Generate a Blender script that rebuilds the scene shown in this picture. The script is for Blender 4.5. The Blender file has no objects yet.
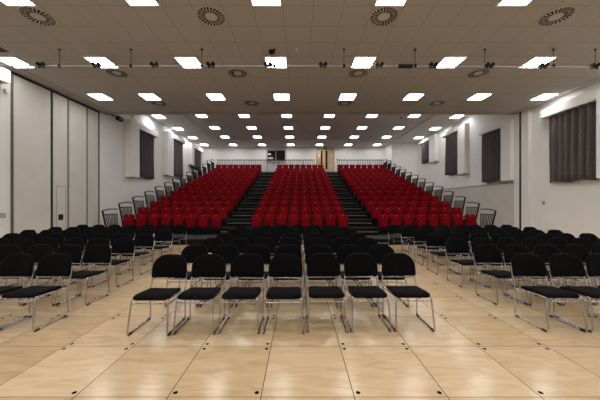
import bpy, math, random
from math import sin, cos, pi
from mathutils import Vector
random.seed(7)
S = bpy.context.scene
COL = S.collection
ORD = ['first', 'second', 'third', 'fourth', 'fifth', 'sixth', 'seventh', 'eighth', 'ninth', 'tenth',
       'eleventh', 'twelfth', 'thirteenth', 'fourteenth']

# ------------------------------------------------------------------ materials
def mat(name, col, rough=.6, metal=0., spec=.5, emit=0.):
    m = bpy.data.materials.new(name); m.use_nodes = True
    b = m.node_tree.nodes['Principled BSDF']
    b.inputs['Base Color'].default_value = (*col, 1)
    b.inputs['Roughness'].default_value = rough
    b.inputs['Metallic'].default_value = metal
    b.inputs['Specular IOR Level'].default_value = spec
    if emit:
        b.inputs['Emission Color'].default_value = (1, 1, 1, 1)
        b.inputs['Emission Strength'].default_value = emit
    return m

class NT:
    def __init__(s, m): s.t = m.node_tree; s.b = s.t.nodes['Principled BSDF']
    def n(s, typ, **kw):
        x = s.t.nodes.new(typ)
        for k, v in kw.items(): setattr(x, k, v)
        return x
    def l(s, a, b): s.t.links.new(a, b)
    def math(s, op, a, b=None):
        x = s.n('ShaderNodeMath', operation=op)
        for i, v in enumerate((a, b)):
            if v is None: continue
            if isinstance(v, (int, float)): x.inputs[i].default_value = v
            else: s.l(v, x.inputs[i])
        return x.outputs[0]
    def ramp(s, fac, stops):
        r = s.n('ShaderNodeValToRGB'); e = r.color_ramp.elements
        e[0].position, e[0].color = stops[0][0], (*stops[0][1], 1)
        e[1].position, e[1].color = stops[-1][0], (*stops[-1][1], 1)
        for p, c in stops[1:-1]:
            k = e.new(p); k.color = (*c, 1)
        s.l(fac, r.inputs[0]); return r.outputs[0]

def bump(nt, height, strength, dist=.01):
    b = nt.n('ShaderNodeBump'); b.inputs['Strength'].default_value = strength
    b.inputs['Distance'].default_value = dist
    nt.l(height, b.inputs['Height']); nt.l(b.outputs[0], nt.b.inputs['Normal'])

def noise_mat(name, c0, c1, scale, rough=.7, bstr=0., metal=0., spec=.5):
    m = mat(name, c0, rough, metal, spec); t = NT(m)
    tc = t.n('ShaderNodeTexCoord'); no = t.n('ShaderNodeTexNoise')
    no.inputs['Scale'].default_value = scale; no.inputs['Detail'].default_value = 4
    t.l(tc.outputs['Object'], no.inputs['Vector'])
    t.l(t.ramp(no.outputs[0], [(.35, c0), (.65, c1)]), t.b.inputs['Base Color'])
    if bstr: bump(t, no.outputs[0], bstr)
    return m

def grid_mat(name, base, line, ox, oy, pitch, w=.012, rough=.85):
    """suspended ceiling tiles: thin grid lines in object space, slight mottling"""
    m = mat(name, base, rough, 0, .25); t = NT(m)
    tc = t.n('ShaderNodeTexCoord'); sp = t.n('ShaderNodeSeparateXYZ')
    t.l(tc.outputs['Object'], sp.inputs[0])
    masks = []
    for o, off in ((sp.outputs[0], ox), (sp.outputs[1], oy)):
        f = t.math('FLOORED_MODULO', t.math('SUBTRACT', o, off - w / 2), pitch)
        masks.append(t.math('LESS_THAN', f, w))
    mk = t.math('MAXIMUM', *masks)
    no = t.n('ShaderNodeTexNoise'); no.inputs['Scale'].default_value = 60
    t.l(tc.outputs['Object'], no.inputs['Vector'])
    c = t.ramp(no.outputs[0], [(.3, tuple(v * .95 for v in base)), (.7, base)])
    mx = t.n('ShaderNodeMix', data_type='RGBA')
    t.l(mk, mx.inputs[0]); t.l(c, mx.inputs[6]); mx.inputs[7].default_value = (*line, 1)
    t.l(mx.outputs[2], t.b.inputs['Base Color'])
    return m

def floor_mat():
    m = mat('plywood_floor', (.6, .42, .23), .34, 0, .5); t = NT(m)
    tc = t.n('ShaderNodeTexCoord'); ge = t.n('ShaderNodeNewGeometry')
    off = t.n('ShaderNodeVectorMath', operation='ADD')
    cb = t.n('ShaderNodeCombineXYZ')
    t.l(t.math('MULTIPLY', ge.outputs['Random Per Island'], 37.), cb.inputs[0])
    t.l(t.math('MULTIPLY', ge.outputs['Random Per Island'], 91.), cb.inputs[1])
    t.l(tc.outputs['Object'], off.inputs[0]); t.l(cb.outputs[0], off.inputs[1])
    mp = t.n('ShaderNodeMapping'); mp.inputs['Scale'].default_value = (1.6, 7., 1)
    t.l(off.outputs[0], mp.inputs[0])
    n1 = t.n('ShaderNodeTexNoise'); n1.inputs['Scale'].default_value = 1.3
    n1.inputs['Detail'].default_value = 5; n1.inputs['Distortion'].default_value = 1.4
    t.l(mp.outputs[0], n1.inputs['Vector'])
    grain = t.ramp(n1.outputs[0], [(.3, (.60, .43, .245)), (.5, (.68, .51, .315)), (.72, (.72, .56, .36))])
    tone = t.ramp(ge.outputs['Random Per Island'], [(0., (.88, .85, .80)), (.5, (.97, .96, .95)), (1., (1.05, 1.07, 1.09))])
    mx = t.n('ShaderNodeMix', data_type='RGBA', blend_type='MULTIPLY'); mx.inputs[0].default_value = 1
    t.l(grain, mx.inputs[6]); t.l(tone, mx.inputs[7])
    t.l(mx.outputs[2], t.b.inputs['Base Color'])
    n2 = t.n('ShaderNodeTexNoise'); n2.inputs['Scale'].default_value = 2.2; n2.inputs['Detail'].default_value = 6
    t.l(tc.outputs['Object'], n2.inputs['Vector'])
    r = t.n('ShaderNodeMapRange'); r.inputs[3].default_value = .13; r.inputs[4].default_value = .24
    t.l(n2.outputs[0], r.inputs[0]); t.l(r.outputs[0], t.b.inputs['Roughness'])
    return m

def wood_mat():
    m = mat('door_wood', (.55, .38, .2), .45); t = NT(m)
    tc = t.n('ShaderNodeTexCoord'); mp = t.n('ShaderNodeMapping'); mp.inputs['Scale'].default_value = (9, 9, .8)
    no = t.n('ShaderNodeTexNoise'); no.inputs['Scale'].default_value = 2; no.inputs['Detail'].default_value = 4
    t.l(tc.outputs['Object'], mp.inputs[0]); t.l(mp.outputs[0], no.inputs['Vector'])
    t.l(t.ramp(no.outputs[0], [(.3, (.52, .36, .19)), (.7, (.68, .50, .29))]), t.b.inputs['Base Color'])
    return m

M = dict(
    wall=noise_mat('wall_paint', (.795, .785, .77), (.83, .82, .805), 1.2, .8, .02, spec=.25),
    partition=noise_mat('partition_panel', (.60, .585, .55), (.64, .625, .59), 2., .6, spec=.3),
    lowwall=noise_mat('shaded_wall_paint', (.60, .575, .545), (.64, .615, .585), 2., .8, spec=.25),  # wall colour greyed to carry the shade low on the right wall
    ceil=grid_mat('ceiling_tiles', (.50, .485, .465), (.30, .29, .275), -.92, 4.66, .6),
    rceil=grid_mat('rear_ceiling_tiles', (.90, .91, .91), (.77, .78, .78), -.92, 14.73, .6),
    plaster=mat('plasterboard_margin', (.48, .465, .445), .85, 0, .25),
    floor=floor_mat(),
    seam=mat('floor_seam', (.05, .032, .02), .8),
    black=mat('black_plastic', (.006, .006, .0065), .5, 0, .3),
    plug=mat('plug_black', (.004, .004, .004), .9, 0, .05),
    fabric=noise_mat('black_fabric', (.0032, .0032, .0035), (.0055, .0055, .006), 220, .95, .25, spec=.08),
    chrome=mat('chrome', (.50, .50, .51), .24, 1.),
    red=noise_mat('red_upholstery', (.15, .0005, .0032), (.19, .0007, .0042), 120, .7, .15, spec=.07),
    tag=mat('seat_tag', (.36, .33, .32), .4),
    deck=noise_mat('deck_carpet', (.004, .0045, .0045), (.008, .0085, .0085), 60, .9, .2, spec=.08),
    frontdeck=noise_mat('front_deck_carpet', (.028, .0275, .027), (.038, .037, .036), 60, .8, .2, spec=.3),
    riser=mat('riser_black', (.005, .005, .0055), .7, 0, .2),
    nosing=mat('nosing_aluminium', (.22, .225, .225), .5, .2), nosing_dim=mat('nosing_dark', (.04, .042, .042), .6),  # tier edges get a darker nosing tone than the half steps
    rail=mat('rail_dark_steel', (.012, .012, .014), .5, 0, .3),
    greyrail=mat('rail_grey_steel', (.15, .153, .16), .5, .1),
    alu=mat('aluminium_pipe', (.52, .50, .47), .5, .1),
    steel=mat('grey_seal', (.13, .13, .125), .5, .2),
    darkseal=mat('dark_seal', (.02, .02, .024), .6),
    white=mat('white_enamel', (.8, .8, .79), .5),
    cream=mat('cream_frame', (.44, .41, .345), .5),
    glass=mat('dark_glass', (.012, .012, .014), .06, 0, .6),
    curtain=noise_mat('curtain_cloth', (.098, .083, .087), (.128, .11, .114), 25, .9, .1, spec=.15),
    grille=mat('grille_slot', (.008, .007, .006), .9, 0, .1),
    tan=mat('ceiling_fitting', (.62, .60, .57), .7),
    wood=wood_mat(),
    doorframe=mat('door_frame', (.30, .22, .12), .5),
    green=mat('exit_green', (.01, .16, .06), .5),
    redplastic=mat('red_plastic', (.5, .02, .02), .4),
    boxgrey=mat('wall_box_grey', (.36, .35, .34), .5),
    tan_dark=mat('ceiling_shadow_gap', (.12, .11, .10), .9),
    sealgrey=mat('seal_light_grey', (.24, .235, .225), .6),
    lamp=mat('light_diffuser', (.9, .9, .9), .5, emit=20.),
)
_fb = M['fabric'].node_tree.nodes['Principled BSDF']
_fb.inputs['Sheen Weight'].default_value = .03; _fb.inputs['Sheen Roughness'].default_value = .4
_lt = M['lamp'].node_tree.nodes['Principled BSDF']
_lt.inputs['Emission Color'].default_value = (1., .975, .955, 1)

# ------------------------------------------------------------------ mesh builder
class MB:
    def __init__(s): s.v = []; s.f = []; s.mi = []; s.sm = []
    def add(s, vs, fs, mi=0, smooth=False):
        o = len(s.v); s.v += [tuple(v) for v in vs]
        for f in fs:
            s.f.append([o + i for i in f]); s.mi.append(mi); s.sm.append(smooth)
        return s
    def box(s, x0, x1, y0, y1, z0, z1, mi=0):
        return s.add([(x0, y0, z0), (x1, y0, z0), (x1, y1, z0), (x0, y1, z0), (x0, y0, z1), (x1, y0, z1), (x1, y1, z1), (x0, y1, z1)],
                     [(0, 3, 2, 1), (4, 5, 6, 7), (0, 1, 5, 4), (1, 2, 6, 5), (2, 3, 7, 6), (3, 0, 4, 7)], mi)
    def cbox(s, x0, x1, y0, y1, z0, z1, b=.006, mi=0):
        """box with chamfered edges"""
        vs, idx = [], {}
        for ix in (0, 1):
            for iy in (0, 1):
                for iz in (0, 1):
                    X, Y, Z = (x0, x1)[ix], (y0, y1)[iy], (z0, z1)[iz]
                    dx, dy, dz = b * (1 - 2 * ix), b * (1 - 2 * iy), b * (1 - 2 * iz)
                    for a, p in (('x', (X, Y + dy, Z + dz)), ('y', (X + dx, Y, Z + dz)), ('z', (X + dx, Y + dy, Z))):
                        idx[ix, iy, iz, a] = len(vs); vs.append(p)
        F = []
        c4 = [(0, 0), (1, 0), (1, 1), (0, 1)]
        for a in 'xyz':
            for k in (0, 1):
                q = []
                for (u, w) in c4:
                    key = {'x': (k, u, w), 'y': (u, k, w), 'z': (u, w, k)}[a]
                    q.append(idx[(*key, a)])
                if (a in 'xz') != bool(k): q.reverse()
                F.append(q)
        for k in (0, 1):
            for w in (0, 1):
                F.append([idx[0, k, w, 'y'], idx[1, k, w, 'y'], idx[1, k, w, 'z'], idx[0, k, w, 'z']])
                F.append([idx[k, 0, w, 'x'], idx[k, 1, w, 'x'], idx[k, 1, w, 'z'], idx[k, 0, w, 'z']])
                F.append([idx[k, w, 0, 'x'], idx[k, w, 1, 'x'], idx[k, w, 1, 'y'], idx[k, w, 0, 'y']])
        for ix in (0, 1):
            for iy in (0, 1):
                for iz in (0, 1):
                    F.append([idx[ix, iy, iz, a] for a in 'xyz'])
        return s.add(vs, F, mi)
    def tube(s, pts, r, n=8, mi=0, closed=False):
        P = [Vector(p) for p in pts]; m = len(P); rings = []
        up = None
        for i in range(m):
            a = P[i - 1] if (i > 0 or closed) else P[i]; b = P[(i + 1) % m] if (i < m - 1 or closed) else P[i]
            t = (b - a).normalized()
            if up is None:
                up = Vector((0, 0, 1)) if abs(t.z) < .9 else Vector((1, 0, 0))
            u = (up - t * up.dot(t)).normalized(); w = t.cross(u); up = u
            rings.append([P[i] + (u * cos(2 * pi * k / n) + w * sin(2 * pi * k / n)) * r for k in range(n)])
        vs = [v for g in rings for v in g]; fs = []
        for i in range(m if closed else m - 1):
            j = (i + 1) % m
            for k in range(n):
                fs.append((i * n + k, i * n + (k + 1) % n, j * n + (k + 1) % n, j * n + k))
        s.add(vs, fs, mi, True)
        if not closed:
            s.add(rings[0], [tuple(range(n))[::-1]], mi); s.add(rings[-1], [tuple(range(n))], mi)
        return s
    def cyl(s, c, axis, r, h, n=16, mi=0, r2=None):
        A = Vector(axis).normalized(); u = A.orthogonal().normalized(); w = A.cross(u); c = Vector(c)
        r2 = r if r2 is None else r2
        a = [c + (u * cos(2 * pi * k / n) + w * sin(2 * pi * k / n)) * r for k in range(n)]
        b = [c + A * h + (u * cos(2 * pi * k / n) + w * sin(2 * pi * k / n)) * r2 for k in range(n)]
        s.add(a + b, [(k, (k + 1) % n, n + (k + 1) % n, n + k) for k in range(n)], mi, True)
        s.add(a, [tuple(range(n))[::-1]], mi); s.add(b, [tuple(range(n))], mi)
        return s
    def pad(s, outline, fn, th, edge=.012, mi=0):
        """cushion: outline in a plane, rounded rim, caps made of shrinking rings so that fn can bend it"""
        n = len(outline); cx = sum(p[0] for p in outline) / n; cy = sum(p[1] for p in outline) / n
        w = max(abs(p[0] - cx) for p in outline)
        lay = []
        for sc, d in ((.02, -1.12), (.35, -1.1), (.7, -1.05), (1 - 1.9 * edge / w, -1), (1 - .6 * edge / w, -.8), (1, -.35), (1, .35),
                      (1 - .6 * edge / w, .8), (1 - 1.9 * edge / w, 1), (.7, 1.05), (.35, 1.1), (.02, 1.12)):
            lay.append([fn(cx + (p[0] - cx) * sc, cy + (p[1] - cy) * sc, d * th / 2) for p in outline])
        vs = [v for g in lay for v in g]; L = len(lay)
        fs = [(i * n + k, i * n + (k + 1) % n, (i + 1) * n + (k + 1) % n, (i + 1) * n + k) for i in range(L - 1) for k in range(n)]
        fs += [tuple(range(n))[::-1], tuple((L - 1) * n + k for k in range(n))]
        return s.add(vs, fs, mi, True)
    def mesh(s, name, mats):
        me = bpy.data.meshes.new(name); me.from_pydata(s.v, [], s.f)
        for m in (mats if isinstance(mats, (list, tuple)) else [mats]): me.materials.append(m)
        me.polygons.foreach_set('material_index', s.mi); me.polygons.foreach_set('use_smooth', s.sm)
        me.update(); return me
    def build(s, name, mats, parent=None, loc=(0, 0, 0), fix=True):
        me = s.mesh(name, mats)
        if fix:
            import bmesh
            b = bmesh.new(); b.from_mesh(me); bmesh.ops.recalc_face_normals(b, faces=b.faces); b.to_mesh(me); b.free()
        o = bpy.data.objects.new(name, me); COL.objects.link(o); o.location = loc
        if parent: o.parent = parent
        return o

def rrect(x0, x1, y0, y1, r, n=6):
    """outline with four corner radii (bl, br, tr, tl)"""
    out = []
    for (cx, cy, a0, R) in ((x0 + r[0], y0 + r[0], pi, r[0]), (x1 - r[1], y0 + r[1], 1.5 * pi, r[1]), (x1 - r[2], y1 - r[2], 0, r[2]), (x0 + r[3], y1 - r[3], .5 * pi, r[3])):
        for k in range(n + 1):
            a = a0 + k * pi / 2 / n; out.append((cx + R * cos(a), cy + R * sin(a)))
    # subdivide long edges
    res = []
    for i, p in enumerate(out):
        q = out[(i + 1) % len(out)]; res.append(p)
        d = math.hypot(q[0] - p[0], q[1] - p[1]); m = int(d / .06)
        for k in range(1, m + 1):
            res.append((p[0] + (q[0] - p[0]) * k / (m + 1), p[1] + (q[1] - p[1]) * k / (m + 1)))
    return res

def fillet(pts, r, n=5):
    P = [Vector(p) for p in pts]; out = [P[0]]
    for i in range(1, len(P) - 1):
        a = (P[i - 1] - P[i]); b = (P[i + 1] - P[i])
        d = min(r, a.length * .45, b.length * .45); A = P[i] + a.normalized() * d; B = P[i] + b.normalized() * d
        for k in range(n + 1):
            t = k / n; out.append(A * (1 - t) ** 2 + P[i] * 2 * t * (1 - t) + B * t * t)
    return out + [P[-1]]

def tag(o, label=None, cat=None, group=None, kind=None):
    if label: o['label'] = label
    if cat: o['category'] = cat
    if group: o['group'] = group
    if kind: o['kind'] = kind
    return o
def empty(name, loc=(0, 0, 0)):
    o = bpy.data.objects.new(name, None); COL.objects.link(o); o.location = loc; o.empty_display_size = .1
    return o
def kids(o, table={}):
    return [c for c in o.children]
def copy_tree(o, loc):
    c = o.copy(); COL.objects.link(c); c.location = loc
    for ch in KIDS[o.name]:
        k = ch.copy(); COL.objects.link(k); k.parent = c
        for g in KIDS.get(ch.name, []):
            h = g.copy(); COL.objects.link(h); h.parent = k
    return c
KIDS = {}
def register(root):
    allo = list(COL.objects)
    def rec(o):
        KIDS[o.name] = [x for x in allo if x.parent == o]
        for x in KIDS[o.name]: rec(x)
    rec(root)
def struct(name, mb, m, fix=True):
    o = mb.build(name, m, fix=fix)
    cat = name.rstrip('0123456789').rstrip('_').replace('_', ' ')
    return tag(o, STRUCT_LABEL.get(name, 'plain painted ' + name.replace('_', ' ')), cat.split()[0], kind='structure')
STRUCT_LABEL = {}

# ------------------------------------------------------------------ measures (metres; camera at x=0,y=0,z=1.5 looking along +Y)
XL, XR = -8.45, 9.55
YB = -3.2
YF = 11.7            # rear edge of the low front ceiling
YR = 23.3            # rear wall
HC, HR = 5.40, 6.455
STRUCT_LABEL.update({
    'floor': 'pale plywood panel floor with dark seams and screw plugs under the black chairs',
    'ceiling': 'low beige tiled ceiling over the black chairs',
    'ceiling_rear': 'higher grey ceiling over the red seating',
    'wall_left': 'white left wall with curtained windows',
    'wall_right': 'white right wall with curtained windows',
    'wall_rear': 'white rear wall behind the top row of red seats',
    'wall_front': 'plain wall behind the viewpoint'})

# floor: panels with real gaps + screw plugs
f = MB()
f.add([(XL - .3, YB, -.02), (XR + .3, YB, -.02), (XR + .3, YR + .3, -.02), (XL - .3, YR + .3, -.02)], [(0, 1, 2, 3)], 1)
px, py, x00, y00 = .7235, .733, -1.018, 2.066
gx, gy = .0035, .0028
for i in range(-11, 15):
    for j in range(-8, 30):
        a, b = x00 + i * px + gx, x00 + (i + 1) * px - gx
        c, d = y00 + j * py + gy, y00 + (j + 1) * py - gy
        a, b, c, d = max(a, XL - .2), min(b, XR + .2), max(c, YB), min(d, YR + .2)
        if b <= a or d <= c: continue
        f.add([(a, c, 0), (b, c, 0), (b, d, 0), (a, d, 0)], [(0, 1, 2, 3)], 0)
        if i % 2 == 0 and d < 9.6:
            for hx in (a + .036, b - .036):
                for hy in (c + .045, d - .045):
                    f.add([(hx + .0185 * cos(k * pi / 6), hy + .0185 * sin(k * pi / 6), .0012) for k in range(12)], [tuple(range(12))], 2)
struct('floor', f, [M['floor'], M['seam'], M['plug']], fix=False)

# ceilings
c = MB().box(XL, XR, YB, YF, HC, HC + .12, 0)
c.box(XL, XL + .40, YB, YF - .02, HC - .004, HC + .01, 1).box(XR - .35, XR, YB, YF - .02, HC - .004, HC + .01, 1)
c.box(XL, XR, YF - .12, YF, HC + .12, HR + .15, 1)
c.box(XL, XR, YF - .25, YF, HC - .004, HC + .01, 1)
c.box(XL + .40, XL + .425, YB, YF - .25, HC - .003, HC + .01, 2).box(XR - .375, XR - .35, YB, YF - .25, HC - .003, HC + .01, 2).box(XL + .40, XR - .35, YF - .27, YF - .25, HC - .003, HC + .01, 2)
struct('ceiling', c, [M['ceil'], M['plaster'], M['tan_dark']])
c = MB(); DR = .05
c.box(XL, XR, YF, YR, HR, HR + .1, 0)
c.box(XL, -6.35, YF, YR, HR - DR, HR + .01, 0).box(7.5, XR, YF, YR, HR - DR, HR + .01, 0)
c.box(-6.35, 7.5, 20.8, YR, HR - DR, HR + .01, 0)
struct('ceiling_rear', c, [M['rceil']])

# walls
struct('wall_left', MB().box(XL - .2, XL, YB, YR + .2, 0, HR + .1), M['wall'])
w = MB().box(XR, XR + .2, YB, YR + .2, 0, HR + .1)
w.box(XR - .13, XR + .01, 10.95, 11.30, 0, HC, 0)                        # pilaster beside the partition jamb
w.box(XR - .13, XR + .01, 11.42, 11.68, 0, HC, 0)
w.box(XR - .03, XR + .01, 11.68, 21.45, 0, 2.42, 1)                     # lower part of the wall, weaker light painted in as a greyer tone
struct('wall_right', w, [M['wall'], M['lowwall']])
struct('wall_rear', MB().box(XL, 7.48, YR, YR + .2, 0, HR + .1), M['wall'])
STRUCT_LABEL['wall_right_return'] = 'white wall block at the rear end of the right wall'
struct('wall_right_return', MB().box(7.48, XR, 21.47, YR, 0, HR + .1), M['wall'])
struct('wall_front', MB().box(XL - .2, XR + .2, YB - .2, YB, 0, HC + .1), M['lowwall'])
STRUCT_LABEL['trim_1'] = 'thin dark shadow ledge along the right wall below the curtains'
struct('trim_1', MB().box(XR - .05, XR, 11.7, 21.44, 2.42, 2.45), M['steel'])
STRUCT_LABEL['trim_2'] = 'dark vertical jamb strip at the right wall pilaster'
struct('trim_2', MB().box(XR - .12, XR, 11.30, 11.42, 0, HC - .01), M['darkseal'])
STRUCT_LABEL['baseboard_left'] = 'low grey skirting along the left wall'
struct('baseboard_left', MB().box(XL, XL + .015, YB, 7.77, 0, .1).box(XL, XL + .015, 11.28, YR, 0, .1), M['partition'])
STRUCT_LABEL['baseboard_right'] = 'low grey skirting along the right wall'
struct('baseboard_right', MB().box(XR - .045, XR - .03, 11.7, 21.4, 0, .1).box(XR - .015, XR, YB, 10.93, 0, .1), M['partition'])

# ------------------------------------------------------------------ boxed pelmets and curtains
def curtain(name, side, xw, ya, yb, z0, z1, label, folds):
    """pleated cloth hung along the side wall between depth ya and yb"""
    m = MB(); N = folds * 10; Z = 9; rnd = random.Random(folds * 13 + int(ya * 10))
    ph = [rnd.uniform(-.5, .5) for _ in range(folds + 2)]; am = [rnd.uniform(.55, 1.15) for _ in range(folds + 2)]
    vs = []
    for layer in (0, 1):
        for k in range(Z + 1):
            z = z0 + (z1 - z0) * k / Z
            for i in range(N + 1):
                u = i / N * folds; j = int(u); t = u - j
                A = am[j] * (1 - t) + am[j + 1] * t; P = ph[j] * (1 - t) + ph[j + 1] * t
                flare = 1.15 - .45 * k / Z
                sn = sin(2 * pi * u + P * (1.4 - k / Z)); d = .085 * A * flare * (abs(sn) ** .6 * (1 if sn > 0 else -1)) + .012 * sin(5.3 * u + 3 * k / Z)
                y = ya + (yb - ya) * i / N + (.02 * sin(u * 2.2) * (1 - k / Z))
                zz = z - (.03 * sin(u * 1.7 + 1) if k == 0 else 0)
                vs.append((xw + side * (d - layer * .006), y, zz))
    W = N + 1; o = W * (Z + 1); fs = []
    for k in range(Z):
        for i in range(N):
            a = k * W + i; fs.append((a, a + 1, a + W + 1, a + W)); fs.append((o + a, o + a + W, o + a + W + 1, o + a + 1))
    for i in range(N):
        fs.append((i, o + i, o + i + 1, i + 1)); a = Z * W + i; fs.append((a, a + 1, o + a + 1, o + a))
    for k in range(Z):
        a = k * W; fs.append((a, a + W, o + a + W, o + a)); a += N; fs.append((a, o + a, o + a + W, a + W))
    m.add(vs, fs, 0, True)
    return tag(m.build(name, M['curtain']), label, 'curtain', 'grey mauve curtains on the side walls')

TN = [3]
def pelmet(side, xw, bx, y0, y1, y2, zb, zt, ph, label, deep=.30):
    """boxed duct (y0..y1) and the pelmet running on over the curtain (y1..y2)"""
    m = MB(); xa, xb = (xw, xw + deep) if side > 0 else (xw - deep, xw)
    m.cbox(xa, xb, y0, y1, zb, zt, .008)
    m.cbox(xa if side > 0 else xa, xb, y1, y2, zt - ph, zt, .008)
    n = 'trim_%d' % TN[0]; TN[0] += 1
    STRUCT_LABEL[n] = label
    struct(n, m, M['wall'])
# left wall, from near to far
pelmet(1, XL, 0, 4.6, 5.2, 7.54, 2.2, 5.24, .36, 'white boxed pelmet at the left edge of the photo')
curtain('curtain', 1, XL + .14, 5.25, 7.40, 2.2, 4.93, 'grey mauve curtain under the white pelmet nearest on the left wall', 8)
pelmet(1, XL, 0, 12.95, 13.64, 15.55, 2.81, 5.60, .28, 'white boxed pelmet just beyond the grey folding partition')
curtain('curtain', 1, XL + .16, 13.66, 15.3, 2.87, 5.33, 'grey mauve curtain on the left wall, first one beyond the folding partition', 6)
pelmet(1, XL, 0, 16.6, 17.36, 19.15, 3.27, 6.02, .26, 'white boxed pelmet in the middle of the far left wall')
curtain('curtain', 1, XL + .16, 17.38, 19.0, 3.34, 5.77, 'grey mauve curtain on the left wall, second one beyond the folding partition', 5)
pelmet(1, XL, 0, 20.3, 20.8, 22.8, 4.45, 6.12, .28, 'white boxed pelmet at the rear end of the left wall')
curtain('curtain', 1, XL + .16, 20.82, 22.6, 4.3, 5.85, 'grey mauve curtain on the left wall nearest the rear wall', 5)
# right wall
pelmet(-1, XR, 0, 7.3, 8.28, 10.2, 2.28, 5.04, .30, 'white boxed pelmet nearest on the right wall', .33)
curtain('curtain', -1, XR - .17, 8.3, 10.0, 2.27, 4.76, 'large grey mauve curtain nearest on the right wall', 7)
pelmet(-1, XR, 0, 11.70, 12.28, 13.85, 2.53, 5.22, .20, 'white boxed pelmet just beyond the right wall pilaster', .27)
curtain('curtain', -1, XR - .15, 12.3, 13.72, 2.56, 5.04, 'grey mauve curtain just beyond the right wall pilaster, above the dark ledge', 6)
pelmet(-1, XR, 0, 14.94, 15.62, 17.4, 3.2, 6.0, .22, 'white boxed pelmet in the middle of the far right wall', .27)
curtain('curtain', -1, XR - .15, 15.65, 17.05, 3.28, 5.80, 'grey mauve curtain in the middle of the far right wall', 6)
pelmet(-1, XR, 0, 18.24, 19.05, 20.75, 4.42, 6.27, .22, 'white boxed pelmet at the rear end of the right wall', .27)
curtain('curtain', -1, XR - .15, 19.1, 20.5, 4.53, 6.06, 'short grey mauve curtain at the rear end of the right wall', 6)

# ------------------------------------------------------------------ folding partition on the left
t = tag(empty('folding_partition', (XL, 9.6, 0)), 'tall grey folding partition of four panels with dark vertical seals in the left wall', 'partition')
yj = [7.83, 9.08, 9.73, 10.60, 11.22]
for k in range(4):
    p = MB().cbox(.002, .035, yj[k] + .045 - 9.6, yj[k + 1] - .045 - 9.6, .02, 5.3, .004)
    po = p.build('panel', M['partition'], t)
    if k == 1:
        q = MB(); a, b = 9.24 - 9.6, 9.62 - 9.6
        q.box(.035, .038, a, a + .012, .03, 2.12).box(.035, .038, b - .012, b, .03, 2.12).box(.035, .038, a, b, 2.108, 2.12)
        q.build('pass_door_outline', M['steel'], po)
        tag(MB().cbox(.035, .06, 9.32 - 9.6, 9.50 - 9.6, .92, 1.12, .006).build('door_plate', M['rail'], po), 'dark grey plate')
for k, y in enumerate(yj):
    h = .026
    MB().cbox(.002, .05, y - h - 9.6, y + h - 9.6, .01, 5.32, .006).build('seal', (M['steel'], M['darkseal'], M['sealgrey'], M['sealgrey'], M['steel'])[k], t)
MB().box(.002, .05, 7.79 - 9.6, 11.26 - 9.6, 5.32, 5.37).build('head_track', M['darkseal'], t)

# ------------------------------------------------------------------ small wall fittings
def small(name, mb, m, label, cat, group=None):
    return tag(mb.build(name, m), label, cat, group)
small('light_switch', MB().cbox(XL, XL + .03, 7.52, 7.66, 1.09, 1.23, .004), M['boxgrey'], 'small white wall switch box on the left wall beside the folding partition', 'switch')
small('socket', MB().cbox(XR - .03, XR, 10.35, 10.46, 1.45, 1.59, .004), M['boxgrey'], 'small white wall box on the right wall below the large curtain', 'wall box')
small('wall_sensor', MB().cbox(XL, XL + .07, 7.62, 7.70, 4.66, 4.78, .012), M['white'], 'small white motion sensor high on the left wall above the partition edge', 'sensor')
small('wall_sensor', MB().cbox(XL, XL + .1, 13.45, 13.6, 5.82, 5.98, .012), M['white'], 'small white sensor high on the left wall above the first boxed pelmet', 'sensor')
t = tag(empty('wall_speaker', (XL, 12.25, 5.42)), 'small black loudspeaker bracketed high on the left wall beyond the partition', 'speaker')
MB().tube([(0, -.2, .06), (.12, -.2, .04), (.16, -.08, .0)], .018).cyl((0, -.2, .06), (1, 0, 0), .05, .02).build('bracket', M['black'], t)
MB().cbox(.09, .27, -.12, .22, -.1, .08, .02).build('cabinet', M['black'], t)
small('wall_call_point', MB().cbox(3.30, 3.40, YR - .05, YR + .002, 5.31, 5.42, .008), M['redplastic'], 'small red fire call point on the rear wall right of the wooden doors', 'fire alarm')

# double door (structure) in the rear wall, standing on the top walkway
ZW = 4.17
STRUCT_LABEL['door_1'] = 'pale wooden double door in the rear wall at the top of the right aisle'
d = empty('door_1', (2.29, YR, ZW)); tag(d, STRUCT_LABEL['door_1'], 'door', kind='structure')
MB().box(-.78, -.72, -.05, 0, 0, 2.1).box(.72, .78, -.05, 0, 0, 2.1).box(-.78, .78, -.05, 0, 2.04, 2.1).build('door_frame', M['doorframe'], d)
for s, (a, b, p0, p1, q0, q1) in enumerate(((-.71, -.17, -.385, -.235, .75, 1.95), (-.16, .71, .03, .19, .30, 1.95))):
    lf = MB().cbox(a, b, -.04, 0, .005, 2.035, .004).build('door_leaf', M['wood'], d)
    MB().box(p0, p1, -.046, -.038, q0, q1).build('vision_panel', M['glass'], lf)
    MB().cbox(a + .05, b - .05, -.09, -.06, .98, 1.03, .008).box(a + .08, a + .11, -.065, -.04, .97, 1.04).box(b - .11, b - .08, -.065, -.04, .97, 1.04).build('push_bar', M['chrome'], lf)
    xs = (a + .12) if s == 0 else (b - .2)
    MB().box(xs, xs + .1, -.045, -.04, 1.45, 1.56).build('door_sign', M['white'], lf)
t = tag(empty('exit_sign', (2.29, YR, 6.285)), 'small green exit sign on the rear wall above the wooden double door', 'sign')
MB().cbox(-.15, .15, -.05, 0, 0, .115, .006).build('sign_body', M['green'], t)
a = MB().box(.02, .10, -.053, -.05, .05, .066); a.add([(.085, -.053, .09), (.085, -.053, .026), (.125, -.053, .058)], [(0, 1, 2)])
a.cyl((-.06, -.053, .098), (0, 1, 0), .010, .003, 8)
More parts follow.
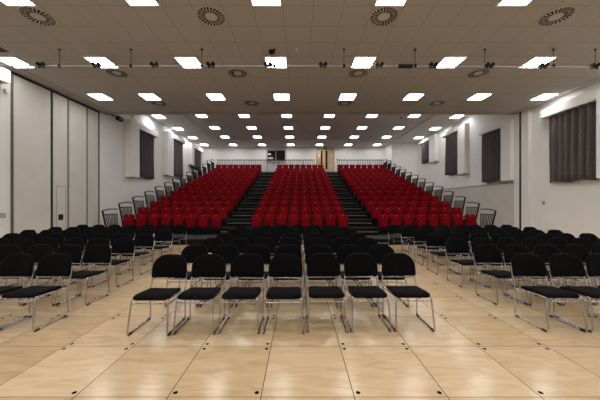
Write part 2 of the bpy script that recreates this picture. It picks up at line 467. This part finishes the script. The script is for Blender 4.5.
a.add([(-.075, -.053, .084), (-.045, -.053, .084), (-.04, -.053, .055), (-.02, -.053, .022), (-.035, -.053, .022), (-.055, -.053, .05), (-.09, -.053, .022), (-.105, -.053, .027), (-.072, -.053, .058)], [tuple(range(9))])
a.build('pictogram', M['white'], t)

# control-room window
STRUCT_LABEL['window_1'] = 'two dark panes in a cream frame high on the rear wall'
wn = MB(); X0, X1, Z0, Z1 = -2.86, -1.09, 5.06, 6.29
wn.box(X0, X1, YR - .09, YR, Z1 - .10, Z1).box(X0, X1, YR - .09, YR, Z0, Z0 + .09).box(X0, X0 + .09, YR - .09, YR, Z0, Z1).box(X1 - .09, X1, YR - .09, YR, Z0, Z1)
wr = wn.build('window_1', M['cream']); tag(wr, STRUCT_LABEL['window_1'], 'window', kind='structure')
s_ = MB(); a, b, c0, c1 = X0 + .09, X1 - .09, Z0 + .09, Z1 - .10; mid = -2.03
for (u, v) in ((a, mid + .03), (mid - .05, b)):
    y0 = YR - .07 if u == a else YR - .05
    s_.box(u, u + .05, y0, y0 + .03, c0, c1).box(v - .05, v, y0, y0 + .03, c0, c1).box(u, v, y0, y0 + .03, c1 - .07, c1).box(u, v, y0, y0 + .03, c0, c0 + .05)
s_.build('sash', M['cream'], wr)
MB().box(a, mid, YR - .06, YR - .05, c0, c1).build('pane', M['glass'], wr)
MB().box(mid, b, YR - .04, YR - .03, c0, c1).build('pane', M['glass'], wr)

# ------------------------------------------------------------------ ceiling lights
def make_light():
    r = empty('ceiling_light')
    m = MB(); h = .3; w = .033
    m.box(-h, h, -h, -h + w, -.018, 0).box(-h, h, h - w, h, -.018, 0).box(-h, -h + w, -h + w, h - w, -.018, 0).box(h - w, h, -h + w, h - w, -.018, 0)
    m.build('frame', M['white'], r)
    MB().box(-h + w, h - w, -h + w, h - w, -.013, -.001).build('diffuser', M['lamp'], r)
    register(r); return r
light0 = make_light(); used = [False]
def light(x, y, z, label, group):
    if not used[0]: o = light0; o.location = (x, y, z); used[0] = True
    else: o = copy_tree(light0, (x, y, z))
    tag(o, label, 'ceiling light', group)
cols = [-7.84, -5.44, -3.03, -.63, 1.77, 4.17, 6.57, 8.95]
for r, (y, xs) in enumerate(((4.96, cols[1:6]), (7.36, cols), (9.74, [-7.25] + cols[1:]))):
    for k, x in enumerate(xs):
        light(x, y, HC, 'square lit ceiling panel over the black chairs, %s row from the camera, %s from left' % (ORD[r], ORD[k]), 'ceiling lights over the black chairs')
for y, nm in ((2.56, 'overhead above the open floor'), (.16, 'above the camera'), (-2.24, 'behind the camera')):
    for k, x in enumerate(cols):
        light(x, y, HC, 'square lit ceiling panel %s, %s from left' % (nm, ORD[k]), 'ceiling lights over the open floor')
for k, x in ((0, cols[0]), (1, cols[6]), (2, cols[7])):
    light(x, 4.96, HC, 'square lit ceiling panel beyond the frame beside the %s' % ('left wall', 'right end of the first row', 'right wall')[k], 'ceiling lights over the open floor')
for r, y in enumerate((15.03, 17.43, 19.84, 22.24)):
    xs = [x - .06 for x in cols]
    if r == 3: xs = xs[:7]
    for k, x in enumerate(xs):
        inner = -6.3 < x < 7.4 and y < 20.8
        light(x, y, HR if inner else HR - DR, 'square lit ceiling panel over the red seats, %s row in, %s from left' % (ORD[r], ORD[k]), 'ceiling lights over the red seats')

# swirl diffusers
r = empty('ceiling_diffuser'); m = MB()
m.cyl((0, 0, -.008), (0, 0, 1), .295, .008, 40).build('face_plate', M['tan'], r)
m = MB(); N = 24
for k in range(N):
    for (ra, rb, sw) in ((.125, .19, .10), (.20, .28, .16)):
        if ra < .15 and k % 1: continue
        a0 = 2 * pi * k / N; hw = .25 * 2 * pi / N * (1.2 if ra < .15 else 1.1)
        vs = []
        for (rad, aa) in ((ra, a0 - hw), (ra, a0 + hw), (rb, a0 + hw + sw - .1), (rb, a0 - hw + sw - .1)):
            vs.append((rad * cos(aa), rad * sin(aa), -.0085))
        vs += [(x, y, -.011) for x, y, z in vs]
        m.add(vs, [(0, 1, 2, 3), (7, 6, 5, 4), (0, 4, 5, 1), (1, 5, 6, 2), (2, 6, 7, 3), (3, 7, 4, 0)])
m.build('slots', M['grille'], r)
m = MB().cyl((0, 0, -.014), (0, 0, 1), .105, .014, 24).build('hub_plate', M['tan'], r)
register(r)
first = True
for i, y in enumerate((5.56, 7.97, 10.36)):
    for k, x in enumerate((-5.44, -1.83, 1.77, 5.36)):
        if first: o = r; o.location = (x, y, HC); first = False
        else: o = copy_tree(r, (x, y, HC))
        tag(o, 'round slotted air diffuser in the tiled ceiling, %s row from the camera, %s from left' % (ORD[i], ORD[k]), 'air vent', 'round ceiling diffusers')
# round ceiling speakers
m0 = None
for k, (x, y) in enumerate(((-4.27, 7.98), (-1.25, 7.98), (2.35, 8.0), (5.95, 8.05))):
    m = MB().cyl((0, 0, -.012), (0, 0, 1), .115, .012, 28)
    o = m.build('ceiling_speaker', M['tan'], None, (x, y, HC)); MB().cyl((0, 0, -.016), (0, 0, 1), .095, .006, 24).build('speaker_grille', M['plaster'], o)
    tag(o, 'flat round beige speaker in the tiled ceiling behind the lighting bar, %s from left' % ORD[k], 'speaker', 'round ceiling speakers')
# detectors
for k, (x, y, z, lb) in enumerate(((-5.44, 6.69, HC, 'small round smoke detector on the ceiling left of the photo, before the lighting bar'),
                                 (-.05, 6.73, HC, 'small round smoke detector on the ceiling near the middle, before the lighting bar'),
                                 (5.88, 6.80, HC, 'small round smoke detector on the ceiling right of the photo, before the lighting bar'),
                                 (5.9, 8.62, HC, 'tiny ceiling sensor behind the lighting bar at the right'),
                                 (5.9, 15.4, HR, 'dark round detector on the rear ceiling at the right, nearest the front'),
                                 (5.3, 19.7, HR, 'dark round detector on the rear ceiling at the right, deep in'),
                                 (-4.8, 19.7, HR, 'dark round detector on the rear ceiling at the left'))):
    sc = .6 if k == 3 else 1
    o = MB().cyl((0, 0, -.025 * sc), (0, 0, 1), .055 * sc, .025 * sc, 20).build('smoke_detector', M['tan'] if z == HC else M['steel'], None, (x, y, z))
    MB().cyl((0, 0, -.06 * sc), (0, 0, 1), .03 * sc, .035 * sc, 16, r2=.042 * sc).build('sensor_head', M['tan'] if z == HC else M['steel'], o)
    tag(o, lb, 'smoke detector')
m = MB().box(-.33, .33, -.19, .19, -.006, 0); o = m.build('ceiling_vent', M['tan'], None, (-7.72, 6.7, HC))
g = MB()
for k in range(8): g.box(-.29, .29, -.155 + k * .041, -.13 + k * .041, -.012, -.006)
g.build('slots', M['grille'], o); tag(o, 'rectangular slotted ceiling vent at the left edge of the photo', 'air vent')
t = tag(empty('dome_camera', (-.70, 6.82, HC)), 'black half dome with a thin cable hanging from the ceiling by the middle light', 'camera')
MB().cyl((0, 0, -.015), (0, 0, 1), .075, .015, 20).build('base', M['black'], t)
m = MB()
pr = [(.072 * cos(a), -.015 - .085 * sin(a)) for a in [k * pi / 2 / 6 for k in range(7)]]
for (ra, za), (rb, zb) in zip(pr[:-1], pr[1:]): m.cyl((0, 0, za), (0, 0, -1), ra, za - zb, 20, r2=max(rb, .002))
m.build('dome', M['black'], t)
MB().tube([(.03, 0, -.06), (.05, -.02, -.25), (.055, -.03, -.42)], .005, 6).build('cable', M['black'], t)

# ------------------------------------------------------------------ lighting bar and spotlights
YBAR, ZBAR = 6.73, 4.972
t = tag(empty('lighting_bar', (0, YBAR, ZBAR)), 'long thin metal lighting bar hung on rods below the front ceiling, from wall to wall', 'lighting bar')
MB().tube([(XL + .02, 0, .0), (0, 0, 0), (XR - .02, 0, -.03)], .018, 10).build('pipe', M['alu'], t)
for x in (-6.04, -4.24, -2.45, -.62, 1.135, 2.93, 4.69, 6.42, 7.48):
    MB().tube([(x, 0, 0.015), (x, 0, HC - ZBAR - .006)], .007, 6).box(x - .03, x + .03, -.026, .026, -.03, .03).cyl((x, 0, HC - ZBAR - .026), (0, 0, 1), .03, .02, 10).build('rod', M['rail'], t)
r = empty('twin_spotlight'); MB().box(-.11, .11, -.018, .018, .024, .04).box(-.02, .02, -.027, .027, -.027, .03).build('clamp', M['black'], r)
for s in (-1, 1):
    m = MB().cyl((s * .062, -.06, .035), (0, 1, -.1), .045, .11, 14, r2=.036).box(s * .062 - .015, s * .062 + .015, -.02, .02, -.05, .04)
    h = m.build('lamp_head', M['black'], r)
    MB().cyl((s * .062, -.065, .0355), (0, 1, -.1), .037, .006, 14).build('lens', M['glass'], h)
register(r)
for k, x in enumerate((-6.49, -5.1, -3.63, -2.22, -.78, .605, 2.02, 3.38, 4.8, 6.16, 7.45)):
    o = r if k == 0 else copy_tree(r, (0, 0, 0)); o.location = (x, YBAR, ZBAR + .0 - .03 * max(0, x) / 9.5)
    tag(o, 'pair of small black spotlights clamped on the lighting bar, %s pair from left' % ORD[k], 'spotlight', 'spotlights on the lighting bar')
small('junction_box', MB().cbox(2.50, 2.86, YBAR - .04, YBAR + .04, ZBAR - .045, ZBAR + .035, .008), M['rail'], 'flat dark grey box on the lighting bar between two spotlight pairs', 'junction box')

# ------------------------------------------------------------------ tiered seating platform
HTOP = [-.451, -.174, .111, .398, .702, .989, 1.30, 1.604, 1.90, 2.21, 2.53, 2.85, 3.26]
E = [1.5 + h - .82 for h in HTOP]
F = [9.66] + [10.95 + .956 * i for i in range(12)] + [10.95 + .956 * 12]
XP = 7.62
AIS = ((-3.19, -1.97), (2.02, 3.22))
for i in range(14):
    top = E[i] if i < 13 else ZW; back = F[i + 1] if i < 13 else YR - .03
    L = back - F[i]; low = E[i - 1] if i else 0
    lab = ('lowest platform tier with a grey carpet front strip, under the bottom row of red seats' if i == 0 else
           'black walkway tier behind the top row of red seats, at the wooden doors' if i == 13 else
           'black platform tier with stair nosings under the %s row of red seats' % ORD[i])
    tr = tag(empty('platform_tier', (0, F[i], 0)), lab, 'platform', 'tiers of the seating platform')
    xr = XP - .025 * i
    MB().box(-xr, xr, 0, L - .001, 0, top - .03).build('riser', M['riser'], tr)
    MB().box(-xr, xr, -.02 if i == 0 else 0, L - .001, top - .03, top).build('deck', M['frontdeck'] if i == 0 else M['deck'], tr)
    for a, b in AIS:
        MB().box(a, b, -.012, .025, top - .016, top + .001).build('nosing', M['nosing_dim'], tr)
# loose half steps standing in the two aisles, one below each tier
for (a, b), an in zip(AIS, ('left', 'right')):
    for i in range(14):
        top = E[i] if i < 13 else ZW; low = E[i - 1] if i else 0
        zm = (top - low) / 2; y1 = F[i] - (.022 if i == 0 else .013)
        st = tag(empty('aisle_step', ((a + b) / 2, y1, low + (.0015 if i else 0))), 'low black step with a metal nosing in the %s aisle, %s from the floor' % (an, ORD[i]), 'step', 'half steps in the seating aisles')
        h = (b - a) / 2 - .07
        MB().box(-h, h, -.30, 0, 0, zm).build('tread', M['deck'], st)
        MB().box(-h, h, -.306, -.27, zm - .016, zm + .003).build('nosing', M['nosing'], st)

# ------------------------------------------------------------------ red tip-up seats
def make_red():
    r = empty('tip_up_seat')
    o = []
    # backrest outline, wide shoulders
    ol = rrect(-.240, .240, .40, .82, (.03, .03, .10, .10), 7)
    def fb(x, z, d):
        tt = (z - .40) / .42
        k = min(1, max(0, (tt - .35) / .4)); k = k * k * (3 - 2 * k)
        return (x * (.83 + .17 * k), .028 + d + .035 * tt - .2 * x * x, z + .02 * (1 - (x / .23) ** 2) * max(0, tt - .6))
    MB().pad(ol, fb, .07, .026).build('backrest', M['red'], r)
    ol = rrect(-.195, .195, .30, .70, (.06, .06, .05, .05), 6)
    def fs(x, z, d):
        tt = (z - .30) / .40
        return (x * (.90 + .10 * tt), -.028 + d + .03 * tt, z)
    MB().pad(ol, fs, .07, .022).build('seat_pan', M['red'], r)
    MB().cbox(-.022, .022, 0.008, .032, .758, .774, .003).build('seat_tag', M['tag'], r)
    m = MB()
    for s in (-1, 1):
        m.box(s * .222 - .012, s * .222 + .012, -.04, .07, .22, .52).box(s * .20 - .02, s * .20 + .02, .0, .07, 0, .24)
    m.box(-.215, .215, .01, .06, .20, .27).box(-.19, .19, .012, .035, .27, .46)
    m.build('stand', M['black'], r)
    register(r); return r
red0 = make_red(); ru = False
BL = (('left bank', -6.92, .5055), ('centre bank', -1.715, .4985), ('right bank', 3.435, .506))
for i in range(13):
    for bn, xa, p in BL:
        sh = (.008 if bn == 'left bank' else .006) * i
        pp = p * (1 - (.0040 if bn == 'left bank' else .0015) * i)
        for k in range(8):
            c4 = xa + 3.5 * p
            loc = (c4 + (k - 3.5) * pp + (sh if bn != 'right bank' else 0) , 10.825 + .956 * i, E[i])
            if not ru: o = red0; o.location = loc; ru = True
            else: o = copy_tree(red0, loc)
            tag(o, 'red tip-up seat in the %s, %s row up, %s seat from left' % (bn, ORD[i], ORD[k]), 'seat', 'red tip-up seats')

# ------------------------------------------------------------------ guard rails
def make_guard():
    r = empty('side_guard_rail')
    P = lambda y, z: (0, y, z)
    MB().tube([P(.30, .02), P(0, .99)], .034, 8).build('post', M['rail'], r)
    MB().tube(fillet([P(0, .985), P(.40, 1.05), P(.855, 1.03)], .06, 4), .022, 8).build('handrail', M['rail'], r)
    m = MB().tube([P(.075, .83), P(.85, .83)], .018, 6).tube([P(.31, .10), P(.855, .10)], .016, 6).tube([P(.855, .10), P(.85, .83)], .018, 6)
    m.build('panel_frame', M['rail'], r)
    m = MB()
    for k in range(1, 8): m.tube([P(.31 + .545 * k / 8, .10), P(.075 + .775 * k / 8, .83)], .016, 6)
    m.build('balusters', M['rail'], r)
    register(r); return r
g0 = make_guard(); gu = False
for i in range(14):
    for sd, nm in ((-1, 'left'), (1, 'right')):
        loc = (sd * (XP - .025 * i + .042), 10.39 + .91 * i, E[i] if i < 13 else ZW)
        if not gu: o = g0; o.location = loc; gu = True
        else: o = copy_tree(g0, loc)
        tag(o, 'black barred guard rail on the %s side of the red seating, %s tier up' % (nm, ORD[i]), 'guard rail', 'side guard rails of the red seating')
YG = 22.62
def rear_rail(x0, x1, label):
    L = x1 - x0
    r = empty('rear_guard_rail', (x0, YG, ZW))
    MB().tube([(0, 0, 0), (0, 0, 1.02)], .025, 8).build('post', M['greyrail'], r); MB().tube([(L, 0, 0), (L, 0, 1.02)], .02, 8).build('post', M['greyrail'], r)
    MB().box(0, L, -.025, .025, .985, 1.045).build('top_rail', M['rail'], r)
    m = MB().tube([(0, 0, .1), (L, 0, .1)], .012, 6); n = max(4, int(L / .145))
    for k in range(1, n): m.tube([(L * k / n, 0, .1), (L * k / n, 0, .99)], .021, 6)
    m.build('balusters', M['greyrail'], r)
    tag(r, label, 'guard rail', 'guard rails behind the top row of red seats')
rx = lambda p: (p - 299) * YG / 266.67
for k, (a, b) in enumerate(((217.3, 231.2), (232.3, 243.6), (244.6, 255.2), (256, 266.6), (267.4, 278.4), (279.2, 290), (290.8, 302.7), (303.5, 314.6))):
    rear_rail(rx(a), rx(b), 'grey barred guard rail behind the top row left of the doors, %s from left' % ORD[k])
for k, (a, b) in enumerate(((337.4, 347), (347.9, 357.9), (358.8, 369.3), (370.2, 383.2))):
    rear_rail(rx(a), rx(b), 'grey barred guard rail behind the top row right of the doors, %s from left' % ORD[k])

# ------------------------------------------------------------------ black stacking chairs (face the camera: -Y is their front)
def make_chair():
    r = empty('stacking_chair')
    ol = rrect(-.205, .205, -.205, .205, (.05, .05, .07, .07), 5)
    def fs(x, y, d):
        dip = .012 * (1 - (x / .22) ** 2) * (1 if d > 0 else 0)
        front = -.9 * max(0, -.11 - y) ** 2 * 3
        return (x * (1.0 + .04 * (.2 - y) / .4), y - .0, .418 + d - .024 * (y + .2) / .4 + front - dip + .006)
    MB().pad(ol, fs, .046, .016).build('seat', M['fabric'], r)
    ol = rrect(-.228, .228, .523, .803, (.04, .04, .14, .14), 8)
    def fb(x, z, d):
        tt = (z - .523) / .28
        return (x * (1.0 - .05 * tt * tt), .275 + d + .065 * tt - .55 * (x * x), z + .012 * (1 - (x / .23) ** 2) * tt)
    MB().pad(ol, fb, .040, .014).build('backrest', M['fabric'], r)
    for s in (-1, 1):
        pts = [(s * .205, .308, .70), (s * .222, .278, .53), (s * .226, .215, .36), (s * .226, .225, .012), (s * .226, -.255, .012), (s * .208, -.20, .395), (s * .203, -.16, .395), (s * .205, .12, .375), (s * .228, .205, .365)]
        fr = MB().tube(fillet(pts, .05, 5), .0095, 8).build('side_frame', M['chrome'], r)
        for y in (-.205, .18):
            MB().cbox(s * .226 - .0135, s * .226 + .0135, y - .03, y + .03, 0, .022, .004).build('glide', M['black'], fr)
    MB().tube([(-.21, -.203, .352), (.21, -.203, .352)], .0075, 8).tube([(-.206, .10, .376), (.206, .10, .376)], .0075, 8).build('crossbar', M['chrome'], r)
    MB().tube([(-.231, .252, .508), (0, .277, .505), (.231, .252, .508)], .008, 8).build('back_bar', M['chrome'], r)
    register(r); return r
ch0 = make_chair(); cu = False
def row(block, i, B, x0, x1, n, frm):
    global cu
    nm = ['front row', 'second row', 'third row', 'fourth row', 'fifth row', 'sixth row', 'seventh row'][i]
    for k in range(n):
        x = x0 + (x1 - x0) * k / max(1, n - 1)
        if block == 'centre' and i == 0: B += .014
        loc = (x + random.uniform(-.003, .003), B - .29 + random.uniform(-.012, .012), 0)
        if not cu: o = ch0; o.location = loc; cu = True
        else: o = copy_tree(ch0, loc)
        o.rotation_euler = (0, 0, random.uniform(-.007, .007))
        tag(o, 'black padded chair with chrome sled legs, %s block, %s, %s %s' % (block, nm, ORD[k], frm), 'chair', 'black stacking chairs on the plywood floor')
BC = [3.54, 4.38, 5.30, 6.14, 7.0, 7.8, 8.60]
BS = [3.62, 4.44, 5.28, 6.12, 6.96, 7.8, 8.64]
for i in range(7):
    if i < 6: row('centre', i, BC[i], -1.71, 1.35, 7, 'from left')
    else: row('centre', i, BC[i], -1.075, .965, 5, 'from left')
for i, (x0, x1, n) in enumerate(((-3.31, -3.82, 2), (-3.34, -4.82, 4), (-3.48, -5.97, 6), (-3.55, -6.62, 7), (-3.53, -7.07, 8), (-3.98, -7.14, 7), (-3.86, -7.03, 7))):
    row('left', i, BS[i], x0, x1, n, 'from aisle')
for i, (x0, x1, n) in enumerate(((3.11, 4.12, 3), (3.14, 5.10, 5), (3.13, 6.13, 7), (3.14, 6.64, 8), (3.21, 6.71, 8), (3.21, 6.77, 8), (3.11, 6.74, 8))):
    row('right', i, BS[i], x0, x1, n, 'from aisle')

# ------------------------------------------------------------------ camera, world, colour
cd = bpy.data.cameras.new('camera'); cam = bpy.data.objects.new('camera', cd); COL.objects.link(cam)
cam.location = (0, 0, 1.5); cam.rotation_euler = (pi / 2, 0, 0)
cd.sensor_width = 36; cd.lens = 16.0; cd.shift_x = 1 / 600; cd.shift_y = 3.5 / 600
cd.clip_start = .05; cd.clip_end = 100
S.camera = cam
w = bpy.data.worlds.new('world'); S.world = w; w.use_nodes = True
w.node_tree.nodes['Background'].inputs[0].default_value = (.02, .02, .02, 1)
v = S.view_settings; v.view_transform = 'Standard'; v.look = 'None'; v.gamma = 1; v.use_curve_mapping = False
v.exposure = 0.04
S.cycles.max_bounces = 8; S.cycles.diffuse_bounces = 5; S.cycles.glossy_bounces = 3
S.cycles.sample_clamp_indirect = 4
S.cycles.use_denoising = True
